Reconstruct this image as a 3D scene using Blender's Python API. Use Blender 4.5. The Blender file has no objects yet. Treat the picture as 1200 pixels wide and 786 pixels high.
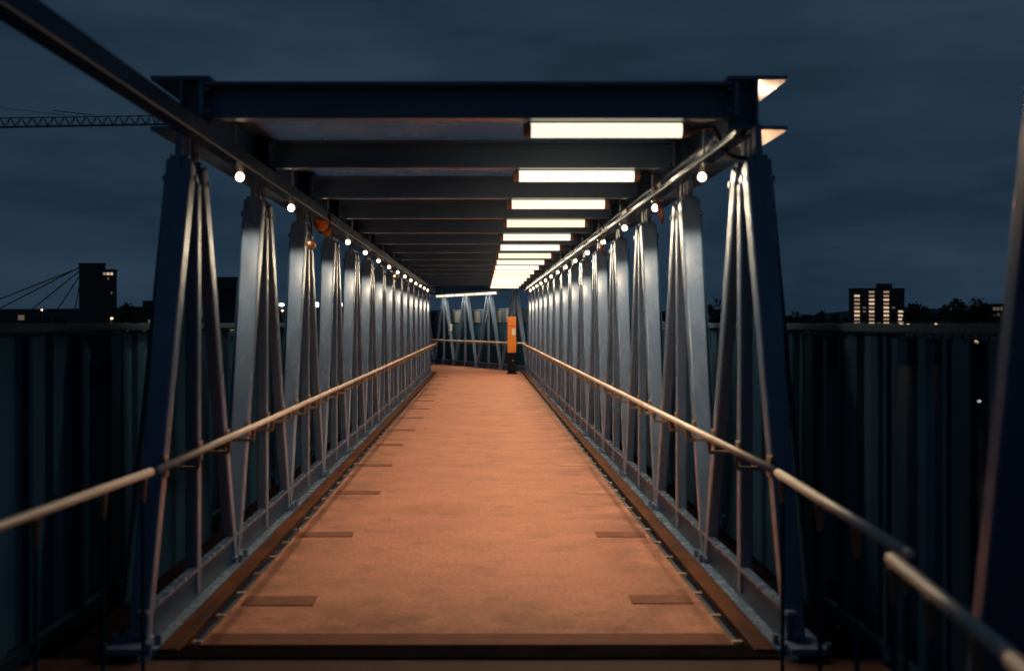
import bpy, bmesh, math, random
from mathutils import Vector, Matrix
random.seed(7)
R = math.radians
scn = bpy.context.scene
C = scn.collection

# ------------------------------------------------------------------ camera
EYE = 1.6
CX = 0.07
FPX = 4 / 3 * 1000.0           # focal length in photograph pixels (40 mm on a 36 mm sensor, 1200 px wide)
cd = bpy.data.cameras.new("camera")
cd.lens = 40.0
cd.sensor_width = 36.0
cd.shift_x = 0.03
cd.shift_y = -0.0125
cd.clip_start = 0.05
cd.clip_end = 9000
cd.dof.use_dof = True
cd.dof.focus_distance = 21.0
cd.dof.aperture_fstop = 2.0
cam = bpy.data.objects.new("camera", cd)
C.objects.link(cam)
cam.location = (CX, 0, EYE)
cam.rotation_euler = (R(90), 0, 0)
scn.camera = cam

# ------------------------------------------------------------------ world: overcast night sky
w = bpy.data.worlds.new("World")
scn.world = w
w.use_nodes = True
nt = w.node_tree
nt.nodes.clear()
N = nt.nodes.new
L = nt.links.new
out = N("ShaderNodeOutputWorld")
bg = N("ShaderNodeBackground")
sky = N("ShaderNodeTexSky")
sky.sky_type = 'NISHITA'
sky.sun_disc = False
sky.sun_elevation = R(-3.0)
sky.sun_rotation = R(200)
tc = N("ShaderNodeTexCoord")
mp = N("ShaderNodeMapping")
mp.inputs["Scale"].default_value = (1.6, 1.6, 7.0)
n1 = N("ShaderNodeTexNoise")
n1.inputs["Scale"].default_value = 1.9
n1.inputs["Detail"].default_value = 7
n1.inputs["Roughness"].default_value = 0.56
cr = N("ShaderNodeValToRGB")
cr.color_ramp.elements[0].position = 0.30
cr.color_ramp.elements[0].color = (0.0082, 0.0225, 0.041, 1)
cr.color_ramp.elements[1].position = 0.74
cr.color_ramp.elements[1].color = (0.0250, 0.0480, 0.0790, 1)
mx = N("ShaderNodeMix")
mx.data_type = 'RGBA'
mx.blend_type = 'ADD'
mx.inputs[0].default_value = 0.02
L(tc.outputs["Generated"], mp.inputs["Vector"])
L(mp.outputs[0], n1.inputs["Vector"])
L(n1.outputs["Fac"], cr.inputs[0])
L(cr.outputs[0], mx.inputs[6])
L(sky.outputs[0], mx.inputs[7])
L(mx.outputs[2], bg.inputs["Color"])
bg.inputs["Strength"].default_value = 0.96
L(bg.outputs[0], out.inputs[0])

scn.view_settings.view_transform = 'Standard'
scn.view_settings.look = 'None'
scn.view_settings.exposure = 0
scn.view_settings.gamma = 1
scn.render.engine = 'CYCLES'
cy = scn.cycles
cy.use_denoising = True
cy.max_bounces = 6
cy.diffuse_bounces = 3
cy.glossy_bounces = 3
cy.transparent_max_bounces = 24
cy.caustics_reflective = False
cy.caustics_refractive = False
cy.sample_clamp_indirect = 4.0


# ------------------------------------------------------------------ helpers
def px(x, Y):
    return CX + (x - 564) / FPX * Y


def pz(y, Y):
    return EYE + (378 - y) / FPX * Y


class MB:
    """collects shapes into one bmesh"""

    def __init__(self):
        self.bm = bmesh.new()

    def box(self, c, s, rot=None, bev=0.0):
        m = Matrix.Translation(Vector(c))
        if rot is not None:
            m = m @ rot
        m = m @ Matrix.Diagonal((s[0], s[1], s[2], 1))
        r = bmesh.ops.create_cube(self.bm, size=1, matrix=m)
        if bev:
            es = set()
            for v in r['verts']:
                es.update(v.link_edges)
            bmesh.ops.bevel(self.bm, geom=list(es), offset=bev, segments=2, affect='EDGES', profile=0.5)
        return self

    def bar(self, a, b, wx, wy, bev=0.0):
        """box running from a to b; wx = width along X, wy = the other width"""
        a = Vector(a)
        b = Vector(b)
        d = b - a
        z = d.normalized()
        x = Vector((1, 0, 0))
        if abs(z.dot(x)) > 0.95:
            x = Vector((0, 1, 0))
        y = z.cross(x).normalized()
        x = y.cross(z).normalized()
        rot = Matrix((x, y, z)).transposed().to_4x4()
        return self.box((a + b) / 2, (wx, wy, d.length), rot, bev)

    def tube(self, a, b, r1, r2=None, n=10):
        a = Vector(a)
        b = Vector(b)
        d = b - a
        q = d.to_track_quat('Z', 'Y').to_matrix().to_4x4()
        bmesh.ops.create_cone(self.bm, cap_ends=True, segments=n, radius1=r1, radius2=r1 if r2 is None else r2,
                              depth=d.length, matrix=Matrix.Translation((a + b) / 2) @ q)
        return self

    def path(self, pts, r, n=8):
        pts = [Vector(p) for p in pts]
        rings = []
        for i, p in enumerate(pts):
            t = (pts[min(i + 1, len(pts) - 1)] - pts[max(i - 1, 0)]).normalized()
            u = Vector((0, 0, 1)) if abs(t.z) < 0.9 else Vector((1, 0, 0))
            s = t.cross(u).normalized()
            u = s.cross(t).normalized()
            rings.append([self.bm.verts.new(p + (s * math.cos(k * 2 * math.pi / n) + u * math.sin(k * 2 * math.pi / n)) * r)
                          for k in range(n)])
        for a, b in zip(rings, rings[1:]):
            for k in range(n):
                self.bm.faces.new((a[k], a[(k + 1) % n], b[(k + 1) % n], b[k]))
        self.bm.faces.new(rings[0][::-1])
        self.bm.faces.new(rings[-1])
        return self

    def ball(self, c, r, sx=1, sy=1, sz=1, n=12):
        bmesh.ops.create_uvsphere(self.bm, u_segments=n, v_segments=max(6, n * 2 // 3), radius=r,
                                  matrix=Matrix.Translation(Vector(c)) @ Matrix.Diagonal((sx, sy, sz, 1)))
        return self

    def poly(self, pts, h):
        """flat polygon (x, y) prism, top face at z = pts z, thickness h downwards"""
        top = [self.bm.verts.new(p) for p in pts]
        bot = [self.bm.verts.new((p[0], p[1], p[2] - h)) for p in pts]
        self.bm.faces.new(top)
        self.bm.faces.new(bot[::-1])
        n = len(pts)
        for i in range(n):
            self.bm.faces.new((top[i], bot[i], bot[(i + 1) % n], top[(i + 1) % n]))
        return self

    def mesh(self, name, mat, smooth=False):
        bmesh.ops.recalc_face_normals(self.bm, faces=self.bm.faces)
        me = bpy.data.meshes.new(name)
        self.bm.to_mesh(me)
        self.bm.free()
        me.materials.append(mat)
        if smooth:
            for p in me.polygons:
                p.use_smooth = True
        return me

    def build(self, name, mat, parent=None, loc=(0, 0, 0), smooth=False):
        return put(name, self.mesh(name, mat, smooth), parent, loc)


def put(name, me, parent=None, loc=(0, 0, 0), rz=0.0):
    o = bpy.data.objects.new(name, me)
    C.objects.link(o)
    o.parent = parent
    o.location = loc
    o.rotation_euler = (0, 0, rz)
    return o


def tag(o, label=None, cat=None, group=None, kind=None):
    if label:
        o["label"] = label
    if cat:
        o["category"] = cat
    if group:
        o["group"] = group
    if kind:
        o["kind"] = kind
    return o


def thing(name, label, cat, loc=(0, 0, 0), rz=0.0, group=None):
    o = bpy.data.objects.new(name, None)
    o.empty_display_size = 0.2
    C.objects.link(o)
    o.location = loc
    o.rotation_euler = (0, 0, rz)
    return tag(o, label, cat, group)


ORD = ["first", "second", "third", "fourth", "fifth", "sixth", "seventh", "eighth", "ninth", "tenth", "eleventh",
       "twelfth", "thirteenth", "fourteenth", "fifteenth", "sixteenth", "seventeenth"]


# ------------------------------------------------------------------ materials
def mat(name, col, rough=0.5, metal=0.0, var=0.25, scale=4.0, bump=0.0, bscale=60.0, col2=None, stretch=None, spec=0.5):
    m = bpy.data.materials.new(name)
    m.use_nodes = True
    t = m.node_tree
    b = t.nodes["Principled BSDF"]
    b.inputs["Roughness"].default_value = rough
    b.inputs["Metallic"].default_value = metal
    b.inputs["Specular IOR Level"].default_value = spec
    geo = t.nodes.new("ShaderNodeNewGeometry")
    vec = geo.outputs["Position"]
    if stretch:
        mm = t.nodes.new("ShaderNodeMapping")
        mm.inputs["Scale"].default_value = stretch
        t.links.new(vec, mm.inputs[0])
        vec = mm.outputs[0]
    n = t.nodes.new("ShaderNodeTexNoise")
    n.inputs["Scale"].default_value = scale
    n.inputs["Detail"].default_value = 6
    n.inputs["Roughness"].default_value = 0.62
    t.links.new(vec, n.inputs["Vector"])
    r = t.nodes.new("ShaderNodeValToRGB")
    c2 = col2 or tuple(c * (1 - var) for c in col)
    r.color_ramp.elements[0].position = 0.36
    r.color_ramp.elements[0].color = (*c2, 1)
    r.color_ramp.elements[1].position = 0.64
    r.color_ramp.elements[1].color = (*col, 1)
    t.links.new(n.outputs["Fac"], r.inputs[0])
    t.links.new(r.outputs[0], b.inputs["Base Color"])
    mr = t.nodes.new("ShaderNodeMapRange")
    mr.inputs["To Min"].default_value = rough * 0.8
    mr.inputs["To Max"].default_value = min(1, rough * 1.25)
    t.links.new(n.outputs["Fac"], mr.inputs["Value"])
    t.links.new(mr.outputs[0], b.inputs["Roughness"])
    if bump:
        n2 = t.nodes.new("ShaderNodeTexNoise")
        n2.inputs["Scale"].default_value = bscale
        n2.inputs["Detail"].default_value = 4
        t.links.new(geo.outputs["Position"], n2.inputs["Vector"])
        bp = t.nodes.new("ShaderNodeBump")
        bp.inputs["Strength"].default_value = bump
        bp.inputs["Distance"].default_value = 0.01
        t.links.new(n2.outputs["Fac"], bp.inputs["Height"])
        t.links.new(bp.outputs[0], b.inputs["Normal"])
    return m


def glow(name, col, s):
    m = bpy.data.materials.new(name)
    m.use_nodes = True
    t = m.node_tree
    b = t.nodes["Principled BSDF"]
    b.inputs["Base Color"].default_value = (*[min(.8, c) for c in col], 1)
    b.inputs["Roughness"].default_value = 0.4
    b.inputs["Emission Color"].default_value = (*col, 1)
    b.inputs["Emission Strength"].default_value = s
    return m


def rusty(m):
    """a few thin rust runs and grime in the paint"""
    t = m.node_tree
    b = t.nodes["Principled BSDF"]
    src = b.inputs["Base Color"].links[0].from_socket
    geo = t.nodes.new("ShaderNodeNewGeometry")
    mm = t.nodes.new("ShaderNodeMapping")
    mm.inputs["Scale"].default_value = (14, 14, 1.6)
    n = t.nodes.new("ShaderNodeTexNoise")
    n.inputs["Scale"].default_value = 1.0
    n.inputs["Detail"].default_value = 8
    n.inputs["Roughness"].default_value = 0.7
    t.links.new(geo.outputs["Position"], mm.inputs[0])
    t.links.new(mm.outputs[0], n.inputs["Vector"])
    r_ = t.nodes.new("ShaderNodeMapRange")
    r_.inputs["From Min"].default_value = 0.60
    r_.inputs["From Max"].default_value = 0.76
    r_.inputs["To Max"].default_value = 0.32
    t.links.new(n.outputs["Fac"], r_.inputs["Value"])
    mx_ = t.nodes.new("ShaderNodeMix")
    mx_.data_type = 'RGBA'
    mx_.inputs[7].default_value = (0.075, 0.05, 0.04, 1)
    t.links.new(r_.outputs[0], mx_.inputs[0])
    t.links.new(src, mx_.inputs[6])
    t.links.new(mx_.outputs[2], b.inputs["Base Color"])
    return m


PAINT = mat("blue_grey_paint", (0.145, 0.205, 0.315), 0.26, 0.0, 0.18, 3.0, 0.06, 20, stretch=(3, 3, 0.7))
PAINT = rusty(PAINT)
BEAMP = mat("dark_beam_paint", (0.115, 0.190, 0.270), 0.36, 0.0, 0.2, 2.0, 0.06, 20)
SCRPOST = mat("dark_screen_frame", (0.018, 0.050, 0.090), 0.55, 0, 0.25, 2.0, spec=0.0)
PAINT_DK = mat("dark_steel_paint", (0.012, 0.032, 0.056), 0.5, 0.0, 0.25, 2.0, 0.08, 20, spec=0.08)
GALV = mat("galvanised_steel", (0.42, 0.46, 0.50), 0.32, 0.75, 0.25, 6.0, 0.08, 50)
TRAYP = mat("dark_tray_paint", (0.028, 0.070, 0.130), 0.25, 0, 0.3, 3.0, spec=0.03)
SIDEP = mat("side_plate_paint", (0.018, 0.052, 0.105), 0.4, 0, 0.3, 3.0, spec=0.1)
PALEP = mat("pale_grey_paint", (0.30, 0.30, 0.31), 0.5, 0, 0.3, 3.0)
RAILP = mat("screen_rail_paint", (0.045, 0.075, 0.105), 0.5, 0, 0.3, 3.0, spec=0.0)
STRIP = mat("dull_zinc_strip", (0.16, 0.15, 0.15), 0.5, 0.3, 0.4, 8.0)
RAILM = mat("warm_handrail_metal", (0.78, 0.59, 0.48), 0.42, 0.10, 0.15, 5.0, 0.05, 60)
BRACK = mat("bracket_steel", (0.38, 0.26, 0.18), 0.45, 0.4, 0.3, 8.0)
BLACK = mat("black_rubber", (0.018, 0.018, 0.02), 0.5, 0, 0.3)
SOCK = mat("brown_socket_plastic", (0.50, 0.22, 0.11), 0.45, 0, 0.3)
KERB = mat("worn_brown_kerb", (0.13, 0.042, 0.016), 0.65, 0, 0.5, 3.0, 0.35, 40, col2=(0.05, 0.017, 0.009), stretch=(3, 0.5, 3), spec=0.04)
CHAN = mat("dark_drain_channel", (0.03, 0.022, 0.02), 0.5, 0.3, 0.5)
PATCH = mat("worn_floor_patch", (0.25, 0.095, 0.058), 0.8, 0, 0.35, 9.0, 0.5, 120, spec=0.15)
PALE = mat("pale_floor_patch", (0.55, 0.26, 0.16), 0.8, 0, 0.3, 9.0, 0.5, 120, spec=0.15)
JOINT = mat("dark_joint_plate", (0.012, 0.009, 0.010), 0.8, 0.0, 0.4, 5, spec=0.0)
HOUS = mat("lamp_housing", (0.55, 0.50, 0.42), 0.5, 0, 0.1)
ORANGE = mat("orange_paint", (0.75, 0.22, 0.015), 0.45, 0, 0.12, 6)
ORSTRAP = mat("orange_webbing", (0.85, 0.26, 0.02), 0.7, 0, 0.3, 15)
REDCAB = mat("red_cable", (0.30, 0.06, 0.03), 0.5, 0, 0.2)
BLKPAINT = mat("black_paint", (0.008, 0.008, 0.012), 0.5, 0, 0.2, spec=0.1)
WHITE = mat("white_plate", (0.75, 0.74, 0.70), 0.5, 0, 0.08)
COPPER = mat("copper_clamp", (0.55, 0.25, 0.13), 0.3, 0.8, 0.3, 20)
CONC = mat("dark_concrete", (0.10, 0.105, 0.115), 0.85, 0, 0.35, 0.2)
CONC2 = mat("dark_cladding", (0.055, 0.06, 0.07), 0.7, 0, 0.3, 0.15)
GLASSD = mat("dark_window_glass", (0.02, 0.025, 0.03), 0.12, 0, 0.2)
BANK = mat("far_bank_ground", (0.045, 0.045, 0.04), 0.95, 0, 0.4, 0.05)
LEAF = mat("tree_foliage", (0.055, 0.075, 0.04), 0.8, 0, 0.5, 0.6)
BARK = mat("tree_bark", (0.07, 0.055, 0.04), 0.9, 0, 0.4, 2)
CRANEM = mat("crane_steel", (0.16, 0.17, 0.18), 0.6, 0.2, 0.2)
TUBE_ON = glow("lit_tube_diffuser", (1.0, 0.90, 0.68), 1.25)
BULB_ON = glow("lit_bulb", (1.0, 0.76, 0.48), 14.0)
LAMP_WARM = glow("lit_street_lamp", (1.0, 0.62, 0.28), 5.0)
LAMP_COOL = glow("lit_flood_lamp", (1.0, 0.92, 0.78), 6.0)
WIN_ON = glow("lit_window", (1.0, 0.70, 0.45), 0.75)
WIN_MID = glow("soft_lit_window", (1.0, 0.66, 0.40), 0.32)
WIN_DIM = glow("dim_lit_window", (1.0, 0.66, 0.42), 0.10)


def floor_mat():
    m = mat("orange_grit_floor", (0.54, 0.222, 0.135), 0.75, 0, 0.25, 0.9, 0.5, 170, col2=(0.49, 0.190, 0.112), stretch=(1.0, 1.0, 1), spec=0.2)
    t = m.node_tree
    b = t.nodes["Principled BSDF"]
    geo = [n for n in t.nodes if n.type == 'NEW_GEOMETRY'][0]
    ramp = [n for n in t.nodes if n.type == 'VALTORGB'][0]
    # fine grit speckle
    v = t.nodes.new("ShaderNodeTexNoise")
    v.inputs["Scale"].default_value = 34
    v.inputs["Detail"].default_value = 5
    v.inputs["Roughness"].default_value = 0.8
    t.links.new(geo.outputs["Position"], v.inputs["Vector"])
    r2 = t.nodes.new("ShaderNodeMapRange")
    r2.inputs["From Min"].default_value = 0.3
    r2.inputs["From Max"].default_value = 0.7
    r2.inputs["To Min"].default_value = 0.62
    r2.inputs["To Max"].default_value = 1.30
    t.links.new(v.outputs["Fac"], r2.inputs["Value"])
    # scuffs across the walkway
    mm = t.nodes.new("ShaderNodeMapping")
    mm.inputs["Scale"].default_value = (1.0, 1.25, 1)
    s = t.nodes.new("ShaderNodeTexNoise")
    s.inputs["Scale"].default_value = 1.6
    s.inputs["Detail"].default_value = 8
    t.links.new(geo.outputs["Position"], mm.inputs[0])
    t.links.new(mm.outputs[0], s.inputs["Vector"])
    r3 = t.nodes.new("ShaderNodeMapRange")
    r3.inputs["From Min"].default_value = 0.35
    r3.inputs["From Max"].default_value = 0.62
    r3.inputs["To Min"].default_value = 0.90
    r3.inputs["To Max"].default_value = 1.04
    t.links.new(s.outputs["Fac"], r3.inputs["Value"])
    g = t.nodes.new("ShaderNodeTexNoise")
    g.inputs["Scale"].default_value = 3.3
    g.inputs["Detail"].default_value = 9
    g.inputs["Roughness"].default_value = 0.7
    t.links.new(geo.outputs["Position"], g.inputs["Vector"])
    r4 = t.nodes.new("ShaderNodeMapRange")
    r4.inputs["From Min"].default_value = 0.52
    r4.inputs["From Max"].default_value = 0.72
    r4.inputs["To Min"].default_value = 1.0
    r4.inputs["To Max"].default_value = 0.66
    t.links.new(g.outputs["Fac"], r4.inputs["Value"])
    # trodden dirt along both edges and joint; near-end lamp falloff painted in too
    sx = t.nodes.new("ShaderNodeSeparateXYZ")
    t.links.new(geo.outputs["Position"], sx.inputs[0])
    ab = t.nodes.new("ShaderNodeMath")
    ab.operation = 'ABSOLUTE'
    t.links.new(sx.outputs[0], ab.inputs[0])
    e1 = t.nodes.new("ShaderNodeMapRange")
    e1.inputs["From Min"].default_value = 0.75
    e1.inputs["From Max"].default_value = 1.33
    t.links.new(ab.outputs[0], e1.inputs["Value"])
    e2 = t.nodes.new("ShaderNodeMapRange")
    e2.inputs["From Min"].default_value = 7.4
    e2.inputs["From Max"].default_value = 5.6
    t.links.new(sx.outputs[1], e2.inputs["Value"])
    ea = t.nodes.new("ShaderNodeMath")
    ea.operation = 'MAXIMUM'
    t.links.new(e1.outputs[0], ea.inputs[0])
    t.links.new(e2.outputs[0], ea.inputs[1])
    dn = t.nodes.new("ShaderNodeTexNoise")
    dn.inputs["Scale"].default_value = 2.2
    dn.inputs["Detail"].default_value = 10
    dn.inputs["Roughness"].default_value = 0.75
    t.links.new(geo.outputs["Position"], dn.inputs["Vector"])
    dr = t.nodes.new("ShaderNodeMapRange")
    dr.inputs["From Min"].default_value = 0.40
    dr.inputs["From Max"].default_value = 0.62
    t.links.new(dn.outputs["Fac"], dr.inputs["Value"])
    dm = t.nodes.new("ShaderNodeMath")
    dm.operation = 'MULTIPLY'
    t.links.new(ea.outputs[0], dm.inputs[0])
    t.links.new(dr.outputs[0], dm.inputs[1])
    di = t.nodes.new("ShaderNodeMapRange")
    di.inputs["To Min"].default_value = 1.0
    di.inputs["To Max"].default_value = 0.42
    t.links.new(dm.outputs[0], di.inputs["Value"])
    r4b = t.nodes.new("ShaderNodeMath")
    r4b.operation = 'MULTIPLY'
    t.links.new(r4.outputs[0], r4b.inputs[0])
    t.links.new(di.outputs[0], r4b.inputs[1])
    mu0 = t.nodes.new("ShaderNodeMath")
    mu0.operation = 'MULTIPLY'
    t.links.new(r3.outputs[0], mu0.inputs[0])
    t.links.new(r4b.outputs[0], mu0.inputs[1])
    mu = t.nodes.new("ShaderNodeMath")
    mu.operation = 'MULTIPLY'
    t.links.new(r2.outputs[0], mu.inputs[0])
    t.links.new(mu0.outputs[0], mu.inputs[1])
    mix = t.nodes.new("ShaderNodeVectorMath")
    mix.operation = 'SCALE'
    t.links.new(ramp.outputs[0], mix.inputs[0])
    t.links.new(mu.outputs[0], mix.inputs["Scale"])
    t.links.new(mix.outputs[0], b.inputs["Base Color"])
    return m


FLOOR = floor_mat()


def screen_mat(col=(0.038, 0.098, 0.168, 1), fac=0.82):
    """dark tinted translucent screen"""
    m = bpy.data.materials.new("tinted_screen")
    m.use_nodes = True
    t = m.node_tree
    t.nodes.clear()
    o = t.nodes.new("ShaderNodeOutputMaterial")
    tr = t.nodes.new("ShaderNodeBsdfTransparent")
    tr.inputs[0].default_value = (0.34, 0.42, 0.48, 1)
    p = t.nodes.new("ShaderNodeBsdfPrincipled")
    p.inputs["Base Color"].default_value = col
    p.inputs["Roughness"].default_value = 0.4
    p.inputs["Specular IOR Level"].default_value = 0.0
    mxs = t.nodes.new("ShaderNodeMixShader")
    mxs.inputs[0].default_value = fac
    t.links.new(tr.outputs[0], mxs.inputs[1])
    t.links.new(p.outputs[0], mxs.inputs[2])
    t.links.new(mxs.outputs[0], o.inputs[0])
    return m


def roof_mat():
    m = bpy.data.materials.new("dirty_clear_roof_sheet")
    m.use_nodes = True
    t = m.node_tree
    t.nodes.clear()
    o = t.nodes.new("ShaderNodeOutputMaterial")
    tr = t.nodes.new("ShaderNodeBsdfTransparent")
    tr.inputs[0].default_value = (0.96, 0.97, 0.98, 1)
    p = t.nodes.new("ShaderNodeBsdfPrincipled")
    p.inputs["Base Color"].default_value = (0.34, 0.62, 0.85, 1)
    p.inputs["Roughness"].default_value = 0.4
    geo = t.nodes.new("ShaderNodeNewGeometry")
    n = t.nodes.new("ShaderNodeTexNoise")
    n.inputs["Scale"].default_value = 2.5
    n.inputs["Detail"].default_value = 5
    t.links.new(geo.outputs["Position"], n.inputs["Vector"])
    r = t.nodes.new("ShaderNodeMapRange")
    r.inputs["From Min"].default_value = 0.3
    r.inputs["From Max"].default_value = 0.7
    r.inputs["To Min"].default_value = 0.14
    r.inputs["To Max"].default_value = 0.46
    t.links.new(n.outputs["Fac"], r.inputs["Value"])
    mxs = t.nodes.new("ShaderNodeMixShader")
    t.links.new(r.outputs[0], mxs.inputs[0])
    t.links.new(tr.outputs[0], mxs.inputs[1])
    t.links.new(p.outputs[0], mxs.inputs[2])
    t.links.new(mxs.outputs[0], o.inputs[0])
    return m


SCREEN = screen_mat()
SCREEN_B = screen_mat((0.050, 0.115, 0.190, 1), 0.88)
ROOF = roof_mat()


def water_mat():
    m = bpy.data.materials.new("river_water")
    m.use_nodes = True
    t = m.node_tree
    b = t.nodes["Principled BSDF"]
    b.inputs["Base Color"].default_value = (0.006, 0.010, 0.014, 1)
    b.inputs["Roughness"].default_value = 0.10
    geo = t.nodes.new("ShaderNodeNewGeometry")
    n = t.nodes.new("ShaderNodeTexNoise")
    n.inputs["Scale"].default_value = 0.9
    n.inputs["Detail"].default_value = 4
    t.links.new(geo.outputs["Position"], n.inputs["Vector"])
    bp = t.nodes.new("ShaderNodeBump")
    bp.inputs["Strength"].default_value = 0.45
    bp.inputs["Distance"].default_value = 0.25
    t.links.new(n.outputs["Fac"], bp.inputs["Height"])
    t.links.new(bp.outputs[0], b.inputs["Normal"])
    return m


WATER = water_mat()

# ------------------------------------------------------------------ layout numbers
P = 2.08               # truss bay
Y0 = 5.5               # first bottom node, start of the long span
NB = 15                # bays
YE = Y0 + NB * P       # end of the straight span
ZT = 2.70              # underside of top chord
BEND = R(23.7)

# ------------------------------------------------------------------ water and far banks (setting)
WZ = -7.0
wm = MB()
wm.poly([(-4000, -600, WZ), (4000, -600, WZ), (4000, 7000, WZ), (-4000, 7000, WZ)], 2.0)
tag(wm.build("river_water", WATER), kind="structure")
bk = MB()
bk.poly([(-4000, 7000, -4.6), (-4000, 150, -4.6), (-60, 170, -4.6), (-10, 230, -4.6), (40, 250, -4.6), (4000, 190, -4.6), (4000, 7000, -4.6)], 4)
tag(bk.build("far_bank_ground", BANK), kind="structure")
hm = MB()
rngh = random.Random(3)
hp = []
for i in range(70):
    x = -2600 + i * 75
    hp.append((x, 2300, 10 + 12 * math.sin(i * .31) + 9 * math.sin(i * .83 + 1) + rngh.uniform(0, 4)))
tops = [hm.bm.verts.new((x, y, z)) for x, y, z in hp]
lows = [hm.bm.verts.new((x, y - 500, -4.5)) for x, y, z in hp]
backs = [hm.bm.verts.new((x, y + 500, -4.5)) for x, y, z in hp]
for i in range(len(hp) - 1):
    hm.bm.faces.new((lows[i], lows[i + 1], tops[i + 1], tops[i]))
    hm.bm.faces.new((tops[i], tops[i + 1], backs[i + 1], backs[i]))
tag(hm.build("hills", BANK), kind="structure")

# ------------------------------------------------------------------ deck of the long span (setting)
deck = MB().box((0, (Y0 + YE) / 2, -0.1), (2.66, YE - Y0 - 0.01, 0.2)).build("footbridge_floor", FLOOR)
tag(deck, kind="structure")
kerb_me = MB().box((0, 0, 0), (0.106, P - 0.012, 0.045), bev=0.008).mesh("kerb_board", KERB)
for s in (-1, 1):
    MB().box((s * 1.362, (Y0 + YE) / 2, -0.085), (0.060, YE - Y0 - 0.02, 0.09)).build("drain_channel", CHAN, deck)
    clip = MB()
    for k in range(NB * 4):
        y = Y0 + (k + 0.5) * P / 4
        clip.box((s * 1.362, y, -0.014), (0.056, 0.035, 0.012))
    c = clip.build("channel_clips", BRACK, deck)
    c["kind"] = "stuff"
    for k in range(NB):
        put("kerb_board", kerb_me, deck, (s * 1.447, Y0 + (k + .5) * P, 0.0))
pat_me = [MB().box((0, 0, 0), (0.40, 0.22, 0.008)).mesh("floor_patch", PATCH),
          MB().box((0, 0, 0), (0.30, 0.16, 0.006)).mesh("floor_patch", PALE)]
for k in range(NB - 1):
    y = Y0 + (k + .5) * P
    rk = random.Random(100 + k)
    for sd, me_ in ((-1, pat_me[0]), (1, pat_me[0 if k < 2 else 1])):
        if k in (5, 9) and sd > 0:
            continue
        pa = put("floor_patch", me_, deck, (sd * (1.11 + rk.uniform(-.03, .03)), y + rk.uniform(-.05, .06), 0.0016), rk.uniform(-.04, .04))
        pa.scale = (rk.uniform(.85, 1.1), rk.uniform(.75, 1.1), 1)
# darker bands where the span meets the approach
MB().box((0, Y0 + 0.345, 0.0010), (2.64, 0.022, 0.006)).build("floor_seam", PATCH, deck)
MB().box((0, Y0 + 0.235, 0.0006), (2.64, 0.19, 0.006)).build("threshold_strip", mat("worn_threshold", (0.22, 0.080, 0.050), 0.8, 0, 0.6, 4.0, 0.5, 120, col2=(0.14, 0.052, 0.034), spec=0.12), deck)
MB().box((0, Y0 + 0.03, 0.0012), (3.0, 0.22, 0.012)).build("expansion_joint_plate", JOINT, deck)

# dark edge walkway plates between the trusses and the side screens
for s in (-1, 1):
    MB().box((s * 2.05, (Y0 + YE) / 2 - 2.2, -0.12), (0.60, YE - Y0 + 4.3, 0.1)).build("edge_plate", JOINT, deck)
# near approach deck
app = MB()
app.poly([(-2.35, -4, -0.004), (2.35, -4, -0.004), (2.35, Y0 - 0.07, -0.004), (-2.35, Y0 - 0.07, -0.004)], 0.2)
tag(app.build("approach_floor", mat("dark_approach_floor", (0.10, 0.045, 0.032), 0.8, 0, 0.4, 3, 0.5, 120, spec=0.15)), kind="structure")

# deck of the next span beyond the bend
ca, sa = math.cos(BEND), math.sin(BEND)
DIR = Vector((-sa, ca, 0))
RT = Vector((ca, sa, 0))
RB = Vector((1.50, YE - 0.15, 0))     # start of the far right-hand truss


def far(u, v, z=0):
    """u along the next span from RB, v to its left"""
    q = RB + DIR * u - RT * v
    return (q.x, q.y, z)


fd = MB()
fd.poly([(1.33, YE, -0.002), far(0.4, 0.0, -0.002), far(14, 0.0, -0.002), far(14, 3.0, -0.002), (-1.6, YE + 1.3, -0.002), (-1.6, YE, -0.002)], 0.2)
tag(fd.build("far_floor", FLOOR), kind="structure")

# ------------------------------------------------------------------ trusses
XM = 1.62              # centre plane of the members
W_IN = 0.13            # width of a member along the bridge
W_OUT = 0.145           # width of a member across
ZB, ZN = 0.05, 2.50    # bottom and top of members
LEAN = P / 2 - 0.17


def brace_mesh(lean, side, xo=0.0, wo=None):
    b = MB()
    w1 = wo or W_OUT
    w0 = min(w1, 0.095)
    sg = -side
    b.bar((xo, 0, ZB), (xo, lean, ZN), w1, W_IN, bev=0.014)
    for v in b.bm.verts:      # tapering towards the foot, inner face kept flush
        f = min(1, max(0, (v.co.z - ZB) / (ZN - ZB)))
        inner = xo + sg * w1 / 2
        v.co.x = inner + (v.co.x - inner) * (w0 / w1 + (1 - w0 / w1) * f)
        yc = lean * f
        v.co.y = yc + (v.co.y - yc) * (0.62 + 0.38 * f)
    return b.mesh("brace", PAINT)


def plate_mesh(lean):
    """slotted end plate joining the top of a brace to the chord"""
    b = MB()
    b.bar((0, lean * 0.94, ZN - 0.16), (0, lean * 1.0, ZT + 0.004), 0.035, 0.10)
    b.box((0, lean * 0.97, ZN + 0.02), (0.10, 0.07, 0.035))
    for q in (-1, 1):
        b.tube((q * 0.088 - 0.006, lean * 0.965, ZN - 0.09), (q * 0.088 + 0.006, lean * 0.965, ZN - 0.09), 0.02, n=8)
    return b.mesh("end_plate", PAINT)


def foot_mesh():
    b = MB()
    b.box((0, 0, 0.045), (0.17, 0.26, 0.03))
    for sx in (-1, 1):
        for sy in (-1, 1):
            b.tube((sx * 0.105, sy * 0.08, 0.02), (sx * 0.105, sy * 0.08, 0.075), 0.016, n=6)
    return b.mesh("foot_plate", PAINT)


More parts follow.
